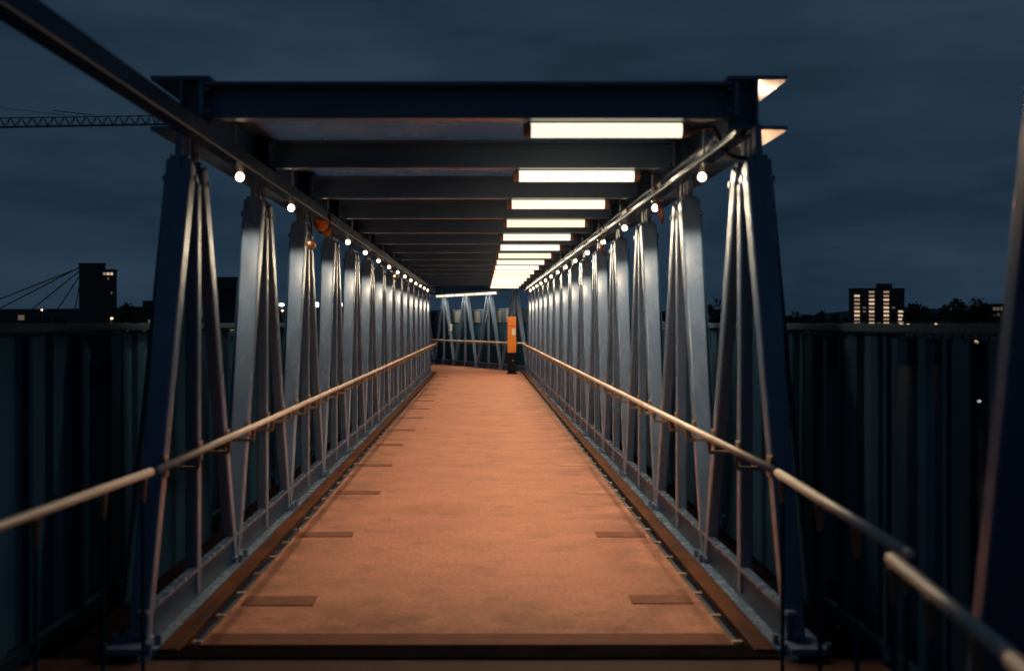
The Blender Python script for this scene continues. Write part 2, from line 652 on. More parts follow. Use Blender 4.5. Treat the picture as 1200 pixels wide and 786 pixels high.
THIN = 0.075           # rear braces and posts are flatter sections set flush with the inner face
BR = {}
for s in (-1, 1):
    BR[(s, -1)] = brace_mesh(-LEAN, s, -s * (W_OUT - THIN) / 2, THIN)
    BR[(s, 1)] = brace_mesh(LEAN, s)
PL = {1: plate_mesh(LEAN), -1: plate_mesh(-LEAN)}
FOOT = foot_mesh()
POST = {s: MB().bar((-s * (W_OUT - THIN) / 2, 0, ZB), (-s * (W_OUT - THIN) / 2, 0, ZN - 0.10), THIN, 0.085, bev=0.012).mesh("post", PAINT) for s in (-1, 1)}


def shade_plate_mesh(s):
    """added dark triangular plate standing in for shaded faces inside each frame"""
    bm = bmesh.new()
    x0, x1 = s * 0.070, s * 0.079
    pr = [(0.10, 0.21), (P - 0.10, 0.21), (P / 2 + 0.19, 2.40), (P / 2 - 0.19, 2.40)]
    a = [bm.verts.new((x0, y, z)) for y, z in pr]
    c = [bm.verts.new((x1, y, z)) for y, z in pr]
    bm.faces.new(a)
    bm.faces.new(c[::-1])
    for i in range(4):
        bm.faces.new((a[i], c[i], c[(i + 1) % 4], a[(i + 1) % 4]))
    m = MB()
    m.bm.free()
    m.bm = bm
    return m.mesh("shade_plate", SCRPOST)


SHADE_PLATE = {s: shade_plate_mesh(s) for s in (-1, 1)}  # added sheets, dark in place of the shaded brace and post faces
POSTP = MB().box((0, 0, (ZN - 0.25 + ZT) / 2), (0.03, 0.07, ZT - ZN + 0.254)).box((0, 0, ZN - 0.085), (0.12, 0.08, 0.03)).mesh("end_plate", PAINT)


def chord_shape(x, y0, y1, z0, z1, wd, webx, b=None):
    b = b or MB()
    ym, ly = (y0 + y1) / 2, y1 - y0
    b.box((x, ym, z0 + 0.011), (wd, ly, 0.022))
    b.box((x, ym, z1 - 0.011), (wd, ly, 0.022))
    b.box((webx, ym, (z0 + z1) / 2), (0.016, ly - 0.004, z1 - z0 - 0.046))
    return b


def truss(label, loc, rz, s, nb, y_chord0=1.0):
    """truss with its inner face towards -s*X; local Y runs along the bridge from the first bottom node"""
    t = thing("bridge_truss", label, "truss", loc, rz, "steel trusses along the footbridge")
    x = 0.0
    ln = nb * P
    tcd = chord_shape(x + s * 0.03, y_chord0, ln, ZT, ZT + 0.31, 0.34, x + s * 0.026).build("top_chord", BEAMP, t)
    st = MB()
    for k in range(nb):      # web stiffeners over each node, both sides
        st.box((x + s * (0.026 - 0.078), (k + .5) * P + 0.06, ZT + 0.155), (0.139, 0.014, 0.262))
    st.build("web_stiffeners", BEAMP, tcd)["kind"] = "stuff"
    bc = MB()
    bc.box((x + s * 0.005, ln / 2, 0.012), (0.25, ln, 0.024))
    bc.box((x - s * 0.048, ln / 2, 0.193), (0.05, ln, 0.018))
    bcd = bc.build("bottom_chord", PAINT, t)
    MB().box((x - s * 0.052, ln / 2, 0.104), (0.012, ln - 0.004, 0.158)).build("side_plate", SIDEP, bcd)
    for k in range(nb):
        y = k * P
        for q, yy in ((1, y), (-1, y + P)):
            br = put("brace", BR[(s, q)], t, (x, yy + q * 0.045, 0))
            put("end_plate", PL[q], br)
        po = put("post", POST[s], t, (x, y + P / 2, 0))
        put("end_plate", POSTP, po)
        put("shade_plate", SHADE_PLATE[s], t, (x, y, 0))
        put("foot_plate", FOOT, t, (x, y + 0.0, 0))
    return t


truss("left-hand blue grey steel truss of leaning braces along the orange walkway", (-XM, Y0, 0), 0, -1, NB)
truss("right-hand blue grey steel truss of leaning braces beside the tube lights", (XM, Y0, 0), 0, 1, NB)
ft = RB + RT * 0.12
truss("short far truss crossing the view behind the orange post", (ft.x, ft.y, 0), BEND, 1, 6, 0.0)

# near raking column at the right edge
nc = thing("raking_column", "tall dark raking steel column at the right edge of the view", "column", (1.70, 3.62, 0))
MB().bar((0, 0, 0.03), (0, -0.60, 2.72), 0.24, 0.085, bev=0.012).build("shaft", PAINT, nc)
b = MB().box((0, 0, 0.012), (0.3, 0.34, 0.024))
for sx in (-1, 1):
    for sy in (-1, 1):
        b.tube((sx * .12, sy * .13, 0.02), (sx * .12, sy * .13, 0.06), 0.016, n=6)
b.build("base_plate", PAINT, nc)
MB().box((0, -0.62, 2.76), (0.24, 0.3, 0.05)).build("cap_plate", PAINT, nc)

# ------------------------------------------------------------------ roof beams, roof sheets and tube lights
ZBM0, ZBM1 = 2.765, 2.965


def beam_mesh():
    b = MB()
    b.box((0, 0, ZBM0 + 0.009), (3.0, 0.10, 0.018))
    b.box((0, 0, ZBM1 - 0.009), (3.0, 0.20, 0.018))
    b.box((0, 0, (ZBM0 + ZBM1) / 2), (3.0, 0.014, ZBM1 - ZBM0 - 0.038))
    return b.mesh("roof_beam", BEAMP)


def beam_end_mesh(s):
    b = MB()
    b.box((s * 1.512, 0, (ZBM0 + ZBM1) / 2), (0.022, 0.24, 0.19))
    for yy in (-0.075, 0.075):
        for zz in (-0.06, 0.06):
            b.tube((s * 1.470, yy, (ZBM0 + ZBM1) / 2 + zz), (s * 1.503, yy, (ZBM0 + ZBM1) / 2 + zz), 0.016, n=6)
    return b.mesh("end_plate", PAINT)


BEAM = beam_mesh()
BEAME = {s: beam_end_mesh(s) for s in (-1, 1)}
SHEET = MB().box((0, 0, 0), (2.96, P - 0.02, 0.012)).mesh("roof_sheet", ROOF)

TL = 0.88
TZ = 2.722
DIFFS = [MB().tube((-TL / 2, 0, 0), (TL / 2, 0, 0), 0.043, n=18).mesh("diffuser", m_, True) for m_ in
         (TUBE_ON, glow("lit_tube_diffuser_warm", (1.0, 0.87, 0.63), 1.15), glow("lit_tube_diffuser_bright", (1.0, 0.92, 0.72), 1.4))]
TUBEN = [0]
HOUSE = MB().box((0, 0, 0.052), (TL + 0.04, 0.075, 0.03), bev=0.006).mesh("housing", HOUS)
CAPM = MB().tube((-0.022, 0, 0), (0.022, 0, 0), 0.043, n=14).mesh("end_cap", SOCK)
LAMPD = bpy.data.lights.new("tube_glow", 'AREA')
LAMPD.spread = R(166)
LAMPD.shape = 'RECTANGLE'
LAMPD.size = TL - 0.04
LAMPD.size_y = 0.05
LAMPD.energy = 8.0
LAMPD.color = (1.0, 0.83, 0.57)
SIDED = bpy.data.lights.new("tube_side_glow", 'AREA')
SIDED.shape = 'RECTANGLE'
SIDED.size = TL - 0.04
SIDED.size_y = 0.04
SIDED.energy = 7.6
SIDED.spread = R(132)
SIDED.color = (1.0, 0.83, 0.57)


SIDEF = SIDED.copy()
SIDEF.energy = 3.6


def tube_light(label, loc, rz, group, cable=True, r=None):
    t = thing("tube_light", label, "light", loc, rz, group)
    put("housing", HOUSE, t)
    put("diffuser", DIFFS[(0, 2, 0, 1, 0, 2, 1)[TUBEN[0] % 7]], t)
    TUBEN[0] += 1
    for s in (-1, 1):
        put("end_cap", CAPM, t, (s * (TL / 2 + 0.022), 0, 0))
    for s in (-1, 0, 1):
        la = bpy.data.objects.new("tube_glow" if s == 0 else "tube_side_glow", (SIDED if cable else SIDEF) if s else (LAMPD if cable else SIDEF))
        C.objects.link(la)
        la.parent = t
        la.location = (0, s * 0.043, -0.024 if s else -0.047)
        la.rotation_euler = (s * R(36), 0, 0)
    if cable:
        b = r or MB()
        b.path([(TL / 2 + .04, 0, 0), (TL / 2 + .10, 0, 0.02), (TL / 2 + .17, 0.0, 0.012), (TL / 2 + .215, -0.01, -0.05),
                (TL / 2 + .235, -0.02, -0.13)], 0.009, 6)
        b.build("cable", BLACK, t, smooth=True)
    return t


for k in range(NB):
    y = Y0 + (k + .5) * P
    rb = thing("roof_beam", f"{ORD[k]} dark steel roof beam counted from the near end, above the tube lights", "beam", (0, y, 0), 0,
               "roof beams across the footbridge")
    put("beam", BEAM, rb)
    for s in (-1, 1):
        put("end_plate", BEAME[s], rb)
    tube_light(f"{ORD[k]} glowing tube light from the near end, under its roof beam",
               (0.80, y + 0.11, TZ), 0, "tube lights under the roof beams")
    if k < NB - 1:
        sh = put("roof_sheet", SHEET, None, (0, y + P / 2, ZBM1 + 0.0085))
        tag(sh, f"{ORD[k]} dirty clear roof sheet counted from the near end, lying across two roof beams", "roof sheet", "clear roof sheets")

# tubes along the far truss
for i, u in enumerate((2.3, 3.23, 4.16, 5.09, 6.02, 6.95)):
    q = far(u, 0.16, 2.60)
    tube_light(f"tube light under the top chord of the far truss, {ORD[i]} from the orange post", q, BEND + R(90), "tube lights along the far truss", False)

# ------------------------------------------------------------------ cable trays
for s, y0, lab in ((-1, 1.6, "long galvanised cable tray along the left truss, running past the first roof beam"),
                   (1, 5.95, "galvanised cable tray along the right truss, starting at the first roof beam")):
    t = thing("cable_tray", lab, "cable tray", (s * 1.40, 0, 2.575))
    ln = YE - 0.2 - y0
    ym = y0 + ln / 2
    b = MB()
    hh = 0.094 if s < 0 else 0.03
    b.box((0, ym, hh / 2), (0.006, ln, hh))
    b.box((s * 0.042, ym, 0.002), (0.08, ln, 0.006))
    b.build("tray", TRAYP, t)
    MB().box((s * -0.0075, ym, 0.001), (0.009, ln, 0.012), bev=0.003).build("edge_strip", STRIP, t)
    hang = MB().box((0, 0, 0.10), (0.012, 0.02, 0.26)).box((s * 0.04, 0, -0.012), (0.10, 0.03, 0.012)).mesh("hanger", GALV)
    for k in range(NB):
        put("hanger", hang, t, (s * 0.02, Y0 + (k + .5) * P + 0.35, 0))
    cb = MB()
    rr = random.Random(5 + s)
    pts = [(s * 0.045 + rr.uniform(-.008, .008), y0 + i * 0.4, 0.022 + rr.uniform(-.003, .01)) for i in range(int(ln / 0.4))]
    cb.path(pts, 0.014, 6)
    cb.build("cable", BLACK, t, smooth=True)

# ------------------------------------------------------------------ string lights
SOCKET = MB().tube((0, 0, 0.03), (0, 0, 0.060), 0.020, 0.020, 12).tube((0, 0, 0.058), (0, 0, 0.10), 0.030, 0.034, 12).mesh("socket", SOCK)
SPOT = bpy.data.lights.new("bulb_glow", 'SPOT')
SPOT.energy = 42
SPOT.spot_size = R(140)
SPOT.spot_blend = 0.25
SPOT.shadow_soft_size = 0.025
SPOT.color = (1.0, 0.80, 0.55)
BULB = MB().ball((0, 0, 0), 0.028, 1, 1, 1.06, 14).mesh("bulb", BULB_ON, True)
for s, lab in ((-1, "string of round warm bulbs hanging under the left top chord"),
               (1, "string of round warm bulbs hanging under the right top chord")):
    t = thing("string_lights", lab, "string lights", (s * 1.565, 0, 2.585))
    cab = []
    for k in range(NB):
        y = Y0 + (k + .5) * P + P * 0.56
        if k < NB - 1:
            so = put("socket", SOCKET, t, (0, y, 0))
            put("bulb", BULB, so)
            sp = bpy.data.objects.new("bulb_glow", SPOT)
            C.objects.link(sp)
            sp.parent = so
            sp.location = (0, 0, -0.036)
        for j in range(6):
            yy = y - P / 2 + j * P / 6
            sag = 0.02 * math.sin(j / 6 * math.pi)
            if yy < YE - .2:
                cab.append((0.004, yy, 0.096 - sag))
    MB().path(cab, 0.006, 6).build("cable", BLACK, t, smooth=True)

# loose orange webbing and clamps on the left, red cable on the right
t = thing("webbing_bundle", "bright orange webbing bundle tied under the left top chord", "strap", (-1.47, 11.0, 2.60))
MB().ball((0, 0, -0.02), 0.092, 0.8, 1.6, 1.15, 10).ball((0.03, 0.10, -0.10), 0.05, 0.9, 1.2, 1.3, 8).ball((-0.02, -.1, 0.0), 0.05, 1, 1.2, 1, 8).build("webbing", ORSTRAP, t, smooth=True)
MB().path([(0.07, -.06, .09), (0.085, -.02, 0), (0.06, .02, -.1), (-.02, .03, -.13), (-.07, 0, -.06), (-.07, -.04, .06)], 0.012, 6).build("tie", BLACK, t, smooth=True)
for i, (y, l) in enumerate(((10.2, "copper coloured clamp lamp below the orange webbing on the left truss"),
                            (20.3, "small copper clamp lamp far along the left truss"))):
    t = thing("clamp_lamp", l, "lamp", (-1.46, y, 2.30 if i == 0 else 2.42), 0, "clamp lamps on the left truss")
    MB().tube((0, -.03, 0), (0, .07, 0), 0.032, 0.045, 12).ball((0, -.04, 0), 0.034, 1, 1, 1, 10).build("shade", COPPER, t, smooth=True)
    MB().path([(0, 0, 0.05), (0.01, 0.02, 0.16), (-.02, .0, 0.30), (-.06, .0, 0.42)], 0.010, 6).build("arm", BLACK, t, smooth=True)
for i, (y, l) in enumerate(((8.9, "red cable loop hanging beside the second right-hand brace top"),
                            (13.2, "red cable loop hanging beside the fourth right-hand brace top"))):
    b = MB().path([(1.42, y, 2.70), (1.44, y + .02, 2.58), (1.47, y + .04, 2.46), (1.50, y + .10, 2.39), (1.52, y + .2, 2.46), (1.50, y + .25, 2.60), (1.48, y + .26, 2.70)], 0.010, 8)
    tag(b.build("red_cable", REDCAB, smooth=True), l, "cable", "red cables on the right truss")
b = MB().path([(1.30, 6.68, 2.72), (1.36, 6.64, 2.74), (1.42, 6.60, 2.73), (1.435, 6.50, 2.64), (1.45, 6.40, 2.55), (1.50, 6.38, 2.525), (1.56, 6.40, 2.52), (1.585, 6.44, 2.44)], 0.013, 8)
tag(b.build("black_cable", BLACK, smooth=True), "black cable looping from the nearest tube light to the first right-hand brace", "cable")

# two small bulkhead lamps on the outer side of the right chord end
LENS = glow("lit_bulkhead", (1.0, 0.42, 0.20), 1900.0)
t = thing("bulkhead_lamp", "small bulkhead lamp between the outer flanges at the right chord end", "lamp", (1.656, 6.82, 2.85))
MB().box((0.010, 0, 0), (0.018, 0.12, 0.09), bev=0.004).build("back_plate", HOUS, t)
MB().ball((0.034, 0, 0), 0.026, 0.8, 1.3, 0.9, 10).build("lens", LENS, t, smooth=True)
t = thing("bulkhead_lamp", "small bulkhead lamp behind the head of the first right-hand brace", "lamp", (1.76, 6.90, 2.40))
MB().box((-0.02, 0, -0.034), (0.12, 0.14, 0.008)).box((0, 0.066, 0.03), (0.12, 0.006, 0.13)).box((-0.057, 0, 0.03), (0.006, 0.126, 0.13)).build("hood", BLKPAINT, t)
MB().ball((0.0, 0, 0), 0.024, 1.0, 1.3, 0.9, 10).build("lens", LENS, t, smooth=True)

# ------------------------------------------------------------------ handrails
HZ = 0.94
HX = 1.38
ARM = {}
for s in (-1, 1):
    b = MB()
    b.tube((0, 0, -0.020), (0, 0, -0.085), 0.016, 0.008, 8)
    b.bar((0, 0, -0.085), (s * (XM - W_OUT / 2 - HX + 0.01), 0, -0.085), 0.018, 0.02)
    b.box((s * (XM - W_OUT / 2 - HX + 0.002), 0, -0.075), (0.02, 0.09, 0.11), bev=0.004)
    ARM[s] = b.mesh("bracket", BRACK)
fr = (HZ - 0.085 - ZB) / (ZN - ZB) * LEAN + 0.045
for s, lab in ((-1, "long pale metal handrail along the left truss"), (1, "long pale metal handrail along the right truss")):
    t = thing("handrail", lab, "handrail", (s * HX, 0, HZ), 0, "handrails of the footbridge")
    ys = [5.1 + i * (YE - 5.25) / 8 for i in range(9)]
    for a, c in zip(ys, ys[1:]):
        MB().tube((0, a + 0.004, 0), (0, c - 0.004, 0), 0.0185, n=14).build("rail", RAILM, t, smooth=True)
    for k in range(NB):
        for dy in (fr, P / 2, P - fr):
            put("bracket", ARM[s], t, (0, Y0 + k * P + dy, 0))


def near_rail(label, a, c, posts):
    a = Vector(a)
    c = Vector(c)
    t = thing("handrail", label, "handrail", a, 0, "handrails of the footbridge")
    d = c - a
    b = MB().tube((0, 0, 0), d, 0.019, n=16).ball((0, 0, 0), 0.0188, n=12).ball(d, 0.0188, n=12)
    b.build("rail", RAILM, t, smooth=True)
    for f in posts:
        q = d * f
        MB().tube(q + Vector((0, 0, -.018)), q + Vector((0, 0, -.12)), 0.022, 0.010, 8).build("bracket", BRACK, t)
        MB().tube(q + Vector((0, 0, -.11)), q + Vector((0, 0, -HZ)), 0.008, 0.009, 8).build("post", SCRPOST, t)


near_rail("near left handrail of the approach, beyond the gap at the first brace", (-1.395, 5.04, HZ), (-1.62, 2.0, HZ), (0.03, 0.17, 0.36, 0.55, 0.75, 0.95))
near_rail("near right handrail between two gaps, beside the dark screen", (1.375, 5.0, HZ), (1.288, 3.24, HZ), (0.05, 0.42, 0.70, 0.985))
near_rail("nearest pale handrail in the lower right corner", (1.224, 3.20, HZ - 0.002), (1.122, 2.275, HZ - 0.002), (0.03, 0.42, 0.8))
near_rail("short handrail end in the very corner at the lower right", (1.116, 2.24, HZ - 0.004), (0.98, 1.1, HZ - 0.004), (0.05, 0.5, 0.95))

# ------------------------------------------------------------------ side screens
SX = 1.98
SH = 1.575
SP = P / 3


def ribbed(wd, h, m):
    """panel pressed into upright ribs"""
    bm = bmesh.new()
    n = 2
    xs = []
    for k in range(n):
        u = -wd / 2 + k * wd / n
        q = wd / n
        xs += [(u, 0.0), (u + q * 0.42, 0.0), (u + q * 0.58, 0.022), (u + q * 0.84, 0.022)]
    xs.append((wd / 2, 0.0))
    lo = [bm.verts.new((x, y, -h / 2)) for x, y in xs]
    hi = [bm.verts.new((x, y, h / 2)) for x, y in xs]
    for k in range(len(xs) - 1):
        bm.faces.new((lo[k], lo[k + 1], hi[k + 1], hi[k]))
    bmesh.ops.solidify(bm, geom=list(bm.faces), thickness=0.004)
    b = MB()
    b.bm.free()
    b.bm = bm
    return b.mesh("panel", m)


def side_screen(label, a, c, n, side):
    """screen of tinted panels between posts from a to c, leaning slightly zigzag so panels are told apart"""
    a = Vector(a)
    c = Vector(c)
    t = thing("side_screen", label, "screen", a, 0, "tinted side screens")
    d = (c - a)
    ang = math.atan2(d.y, d.x)
    step = d / n
    t.rotation_euler = (0, 0, ang)
    ln = d.length
    MB().box((ln / 2, 0, SH), (ln, 0.075, 0.045), bev=0.008).build("top_rail", RAILP, t)
    MB().box((ln / 2, 0, 0.06), (ln, 0.05, 0.06)).build("bottom_rail", PAINT_DK, t)
    sl = step.length
    pm = ribbed(sl - 0.055, SH - 0.14, SCREEN)
    pm2 = ribbed(sl - 0.055, SH - 0.14, SCREEN_B)
    po = MB().box((0, 0, SH / 2 - 0.03), (0.045, 0.05, SH - 0.02)).mesh("post", SCRPOST)
    rib = MB().box((0, 0, 0), (0.17, 0.03, SH - 0.16)).mesh("cover_strip", SCRPOST)
    for i in range(n + 1):
        put("post", po, t, (i * sl, 0, 0))
        if i < n:
            put("panel", pm2 if i % 3 == 0 or i % 7 == 2 else pm, t, (i * sl + sl / 2, 0, SH / 2 + 0.03))
            if i % 3 == 1:
                put("cover_strip", rib, t, (i * sl + sl * 0.72, -0.026 * side, SH / 2 + 0.03))
    return t


side_screen("dark tinted side screen outside the left truss and the near approach", (-SX - 0.1, 1.2, 0), (-SX, YE - 1, 0), 50, 1)
side_screen("dark tinted side screen outside the right truss and the near approach", (SX, 1.2, 0), (SX, YE - 1.2, 0), 50, -1)
fa = Vector(far(-0.3, -0.36))
fb = Vector(far(12.5, -0.36))
ts = side_screen("dark screen behind the far truss with a second rail above it", fa, fb, 14, -1)
lnf = (fb - fa).length
MB().box((lnf / 2, 0, 2.06), (lnf, 0.06, 0.05)).build("upper_rail", PAINT, ts)
up = MB().box((0, 0, 0), (0.60, 0.02, 0.42)).mesh("upper_panel", PALEP)
upi = MB().box((0, 0, 0), (0.36, 0.02, 0.42)).mesh("upper_infill", mat("blue_grey_panel", (0.07, 0.12, 0.18), 0.5, 0, 0.3, 2.0, spec=0.2))
for i in range(14):
    put("upper_panel", up, ts, (i * lnf / 14 + 0.45, 0, 1.815))
    put("upper_infill", upi, ts, ((i + 1) * lnf / 14, 0.02, 1.815))
    if i % 2:
        MB().box((i * lnf / 14, 0, 1.83), (0.045, 0.05, 0.43)).build("upper_post", PAINT_DK, ts)
lp = MB().box((0, 0, 0), (lnf / 14 - 0.06, 0.03, SH - 0.16)).mesh("lower_panel", mat("blue_panel_paint", (0.045, 0.11, 0.19), 0.5, 0, 0.3, 2.0, spec=0.2))
for i in range(14):
    put("lower_panel", lp, ts, ((i + .5) * lnf / 14, 0.03, SH / 2 + 0.03))
# handrail of far truss
t = thing("handrail", "pale handrail crossing the far truss behind the orange post", "handrail", far(-0.3, 0.14, HZ), 0, "handrails of the footbridge")
o0 = Vector(far(-0.3, 0.14, HZ))
MB().tube((0, 0, 0), Vector(far(11, 0.14, HZ)) - o0, 0.026, n=12).build("rail", RAILM, t, smooth=True)
for i in range(14):
    q = Vector(far(-0.1 + i * 0.8, 0.14, HZ)) - o0
    MB().tube(q, q + Vector((0, 0, -0.09)), 0.014, 0.01, 6).bar(q + Vector((0, 0, -.085)), q + Vector((0, 0, -.085)) + RT * 0.24, 0.02, 0.02).build("bracket", BRACK, t)

# ------------------------------------------------------------------ orange call post
t = thing("call_post", "tall orange and black call post at the far end of the walkway", "call post", (px(599.7, 35.6), 35.6, 0))
MB().box((0, 0, 0.33), (0.25, 0.20, 0.66), bev=0.012).build("black_base", BLKPAINT, t)
MB().box((0, 0, 0.02), (0.32, 0.28, 0.04), bev=0.01).build("foot_plate", BLKPAINT, t)
hd = MB().box((0, 0, 1.225), (0.27, 0.22, 1.12), bev=0.014).build("orange_cabinet", ORANGE, t)
MB().box((0.055, -0.114, 1.31), (0.11, 0.012, 0.19), bev=0.003).build("white_plate", WHITE, hd)
MB().box((0.0, -0.113, 1.50), (0.255, 0.006, 0.008)).build("door_seam", BLKPAINT, hd)
MB().tube((0.03, -0.101, 0.42), (0.03, -0.112, 0.42), 0.022, n=12).build("lock", GALV, t)
t = thing("wall_box", "small pale box fixed to the far truss post at the left", "box", far(6.1, 0.12, 1.42), BEND)
MB().box((0, 0, 0), (0.10, 0.08, 0.24), bev=0.008).build("box_cover", WHITE, t)
MB().box((-0.052, 0, 0.0), (0.006, 0.04, 0.06)).build("switch", BLKPAINT, t)


# ------------------------------------------------------------------ city beyond the river
GZ = -4.6
PANE_MESH = {}


def block(name, label, cat, x0, x1, ytop, Y, mt, depth=18, cols=6, floors=7, lit=(), litm=None, roofbox=True, group=None):
    X0, X1 = px(x0, Y), px(x1, Y)
    zt = pz(ytop, Y)
    wd, h = X1 - X0, zt - GZ
    t = thing(name, label, cat, ((X0 + X1) / 2, Y + depth / 2, GZ), 0, group)
    MB().box((0, 0, h / 2), (wd, depth, h)).build("walls", mt, t)
    MB().box((0, 0, h + 0.25), (wd + 0.5, depth + 0.5, 0.5)).build("roof_edge", mt, t)
    if roofbox:
        MB().box((wd * 0.15, 0, h + 1.5), (wd * 0.28, depth * 0.4, 2.0)).build("roof_hut", mt, t)
    fh = h / (floors + 0.3)
    cw = wd / cols
    key = (round(cw, 2), round(fh, 2))
    pm = MB().box((0, 0, 0), (cw * 0.55, 0.16, fh * 0.55)).mesh("window", GLASSD)
    lm = MB().box((0, 0, 0), (cw * 0.72, 0.2, fh * 0.5)).mesh("window", litm or WIN_ON)
    dm_ = MB().box((0, 0, 0), (cw * 0.4, 0.18, fh * 0.45)).mesh("window", WIN_DIM)
    sm = MB().box((0, -0.14, -fh * 0.33), (cw * 0.7, 0.5, 0.14)).mesh("sill", mt)
    lm2 = MB().box((0, 0, 0), (cw * 0.72, 0.2, fh * 0.5)).mesh("window", WIN_MID)
    wr = random.Random(int(x0 * 7))
    for i in range(cols):
        for j in range(floors):
            on = (i, j) in lit
            wv = put("window", ((lm2 if wr.random() < 0.35 else lm) if on else (dm_ if wr.random() < 0.06 else pm)), t, (-wd / 2 + (i + .5) * cw, -depth / 2 - 0.06, (j + .62) * fh))
            put("sill", sm, wv)
    return t


lit = [(0, j) for j in range(2, 11)] + [(2, j) for j in range(2, 12)] + [(4, j) for j in range(2, 12)] + [(6, j) for j in (3, 4, 5, 6)]
block("tower_block", "tower block across the river with three columns of lit balcony windows", "apartment block", 1000, 1060, 339, 480, CONC, 6, 7, 12, lit)
block("office_block", "low distant office block with a lit top floor at the right edge", "office block", 1163, 1180, 357, 520, CONC2, 14, 4, 5, [(0, 4), (1, 4), (2, 4), (1, 3)], WIN_DIM, False)
block("glass_tower", "slim tower with a lit crown beside the dark pylon tower", "tower", 120.5, 133, 317, 430, CONC, 4, 3, 14, [(0, 13), (1, 13), (2, 13), (2, 3)], WIN_ON, False)
block("flat_roofed_hall", "long flat roofed hall at the far left behind the screen", "hall", -30, 60, 364, 330, CONC, 30, 9, 3, [(5, 2)], WIN_DIM, False)
block("stepped_building", "low dark building with a roof hut left of the first brace", "building", 142, 178, 361, 360, CONC2, 20, 6, 4, [(1, 1)], WIN_DIM, True)
block("overhanging_building", "dark building under a wide overhanging roof behind the left truss", "building", 256, 279, 340, 280, CONC2, 16, 4, 7, [(2, 3)], WIN_DIM, False)
t = [o for o in C.objects if o.name == "overhanging_building"][0]
MB().box((0, 0, pz(332, 280) - GZ), (9.5, 20, 3.0), bev=0.1).build("overhanging_roof", CONC2, t)
block("riverside_warehouse", "low riverside warehouse with a few lit windows seen through the left truss", "warehouse", 262, 330, 366, 240, CONC2, 20, 10, 3, [(1, 1), (4, 0), (7, 1), (8, 2)], WIN_ON, False)
block("riverside_shed", "long dark shed on the far bank behind the middle of the left truss", "shed", 335, 480, 362, 260, CONC2, 20, 16, 3, [(2, 2), (7, 2), (11, 1)], WIN_DIM, False)
block("terrace_block", "dark terrace on the far bank behind the right truss", "terrace", 690, 800, 366, 420, CONC2, 16, 12, 4, [(4, 2), (9, 1)], WIN_DIM, False)

# pylon tower with stay cables
Yp = 430
t = thing("pylon_tower", "broad dark pylon tower with stay cables fanning down to the left", "pylon", (px(106, Yp), Yp, GZ))
hp_ = pz(310, Yp) - GZ
wp = 28 / FPX * Yp
MB().box((0, 2, hp_ / 2), (wp, 3, hp_)).build("shaft", CONC2, t)
MB().box((0, 2, hp_ + 0.3), (wp + 0.4, 3.4, 0.6)).build("cap", CONC2, t)
for i, (ya, xb, yb) in enumerate(((313, -12, 366), (317, 30, 366), (322, 62, 366), (328, 84, 366), (313, -60, 372))):
    a = Vector((-wp / 2, 1.2 + i * 0.3, pz(ya, Yp) - GZ))
    c_ = Vector((px(xb, Yp) - px(106, Yp), 2 + i * 0.3, pz(yb, Yp) - GZ))
    MB().tube(a, c_, 0.22, n=6).build("stay_cable", BLKPAINT, t)

# tower crane, its mast standing left of the view
Yc = 250
t = thing("tower_crane", "thin dark lattice jib of a tower crane in the sky at the left", "crane", (px(-120, Yc), Yc, GZ))
X0 = px(-120, Yc)
zj = pz(151, Yc) - GZ
jl = px(196, Yc) - X0


def lattice(b, a, c_, h, n, r):
    a = Vector(a)
    c_ = Vector(c_)
    up_ = Vector((0, 0, h))
    for dy in (-0.7, 0.7):
        b.bar(a + Vector((0, dy, 0)), c_ + Vector((0, dy, 0)), r * 2, r * 2)
    b.bar(a + up_, c_ + up_ * 0.9, r * 2, r * 2)
    for i in range(n):
        p = a.lerp(c_, i / n)
        q = a.lerp(c_, (i + .5) / n) + up_
        s_ = a.lerp(c_, (i + 1) / n)
        for dy in (-0.7, 0.7):
            b.bar(p + Vector((0, dy, 0)), q, r * 1.3, r * 1.3)
            b.bar(q, s_ + Vector((0, dy, 0)), r * 1.3, r * 1.3)
    return b


lattice(MB(), (-12, 0, zj - 0.3), (jl, 0, zj + 1.0), 2.1, 30, 0.10).build("jib", CRANEM, t)
m_ = MB()
for sx in (-.8, .8):
    for sy in (-.8, .8):
        m_.bar((sx, sy, 0), (sx, sy, zj), 0.2, 0.2)
for i in range(24):
    z0, z1 = i * zj / 24, (i + 1) * zj / 24
    for q in (-.8, .8):
        m_.bar((-.8, q, z0), (.8, q, z1), 0.1, 0.1)
        m_.bar((q, -.8, z1), (q, .8, z0), 0.1, 0.1)
m_.build("mast", CRANEM, t)
MB().box((0.9, -1.3, zj - 1.6), (1.8, 1.6, 2.2), bev=.1).build("cab", CRANEM, t)
MB().box((-11, 0, zj - 0.9), (2.6, 1.6, 2.0)).build("counterweight", CONC, t)
MB().bar((0, 0, zj), (0, 0, zj + 7), 0.5, 0.5).bar((0, 0, zj + 7), (jl * .62, 0, zj + 3), 0.09, 0.09).bar((0, 0, zj + 7), (-11, 0, zj + 1.5), 0.09, 0.09).build("apex_and_ties", CRANEM, t)
MB().bar((px(62, Yc) - X0, 0, zj + 4.0), (px(110, Yc) - X0, 0, zj + 3.0), 0.16, 0.16).build("tie_bar", CRANEM, t)


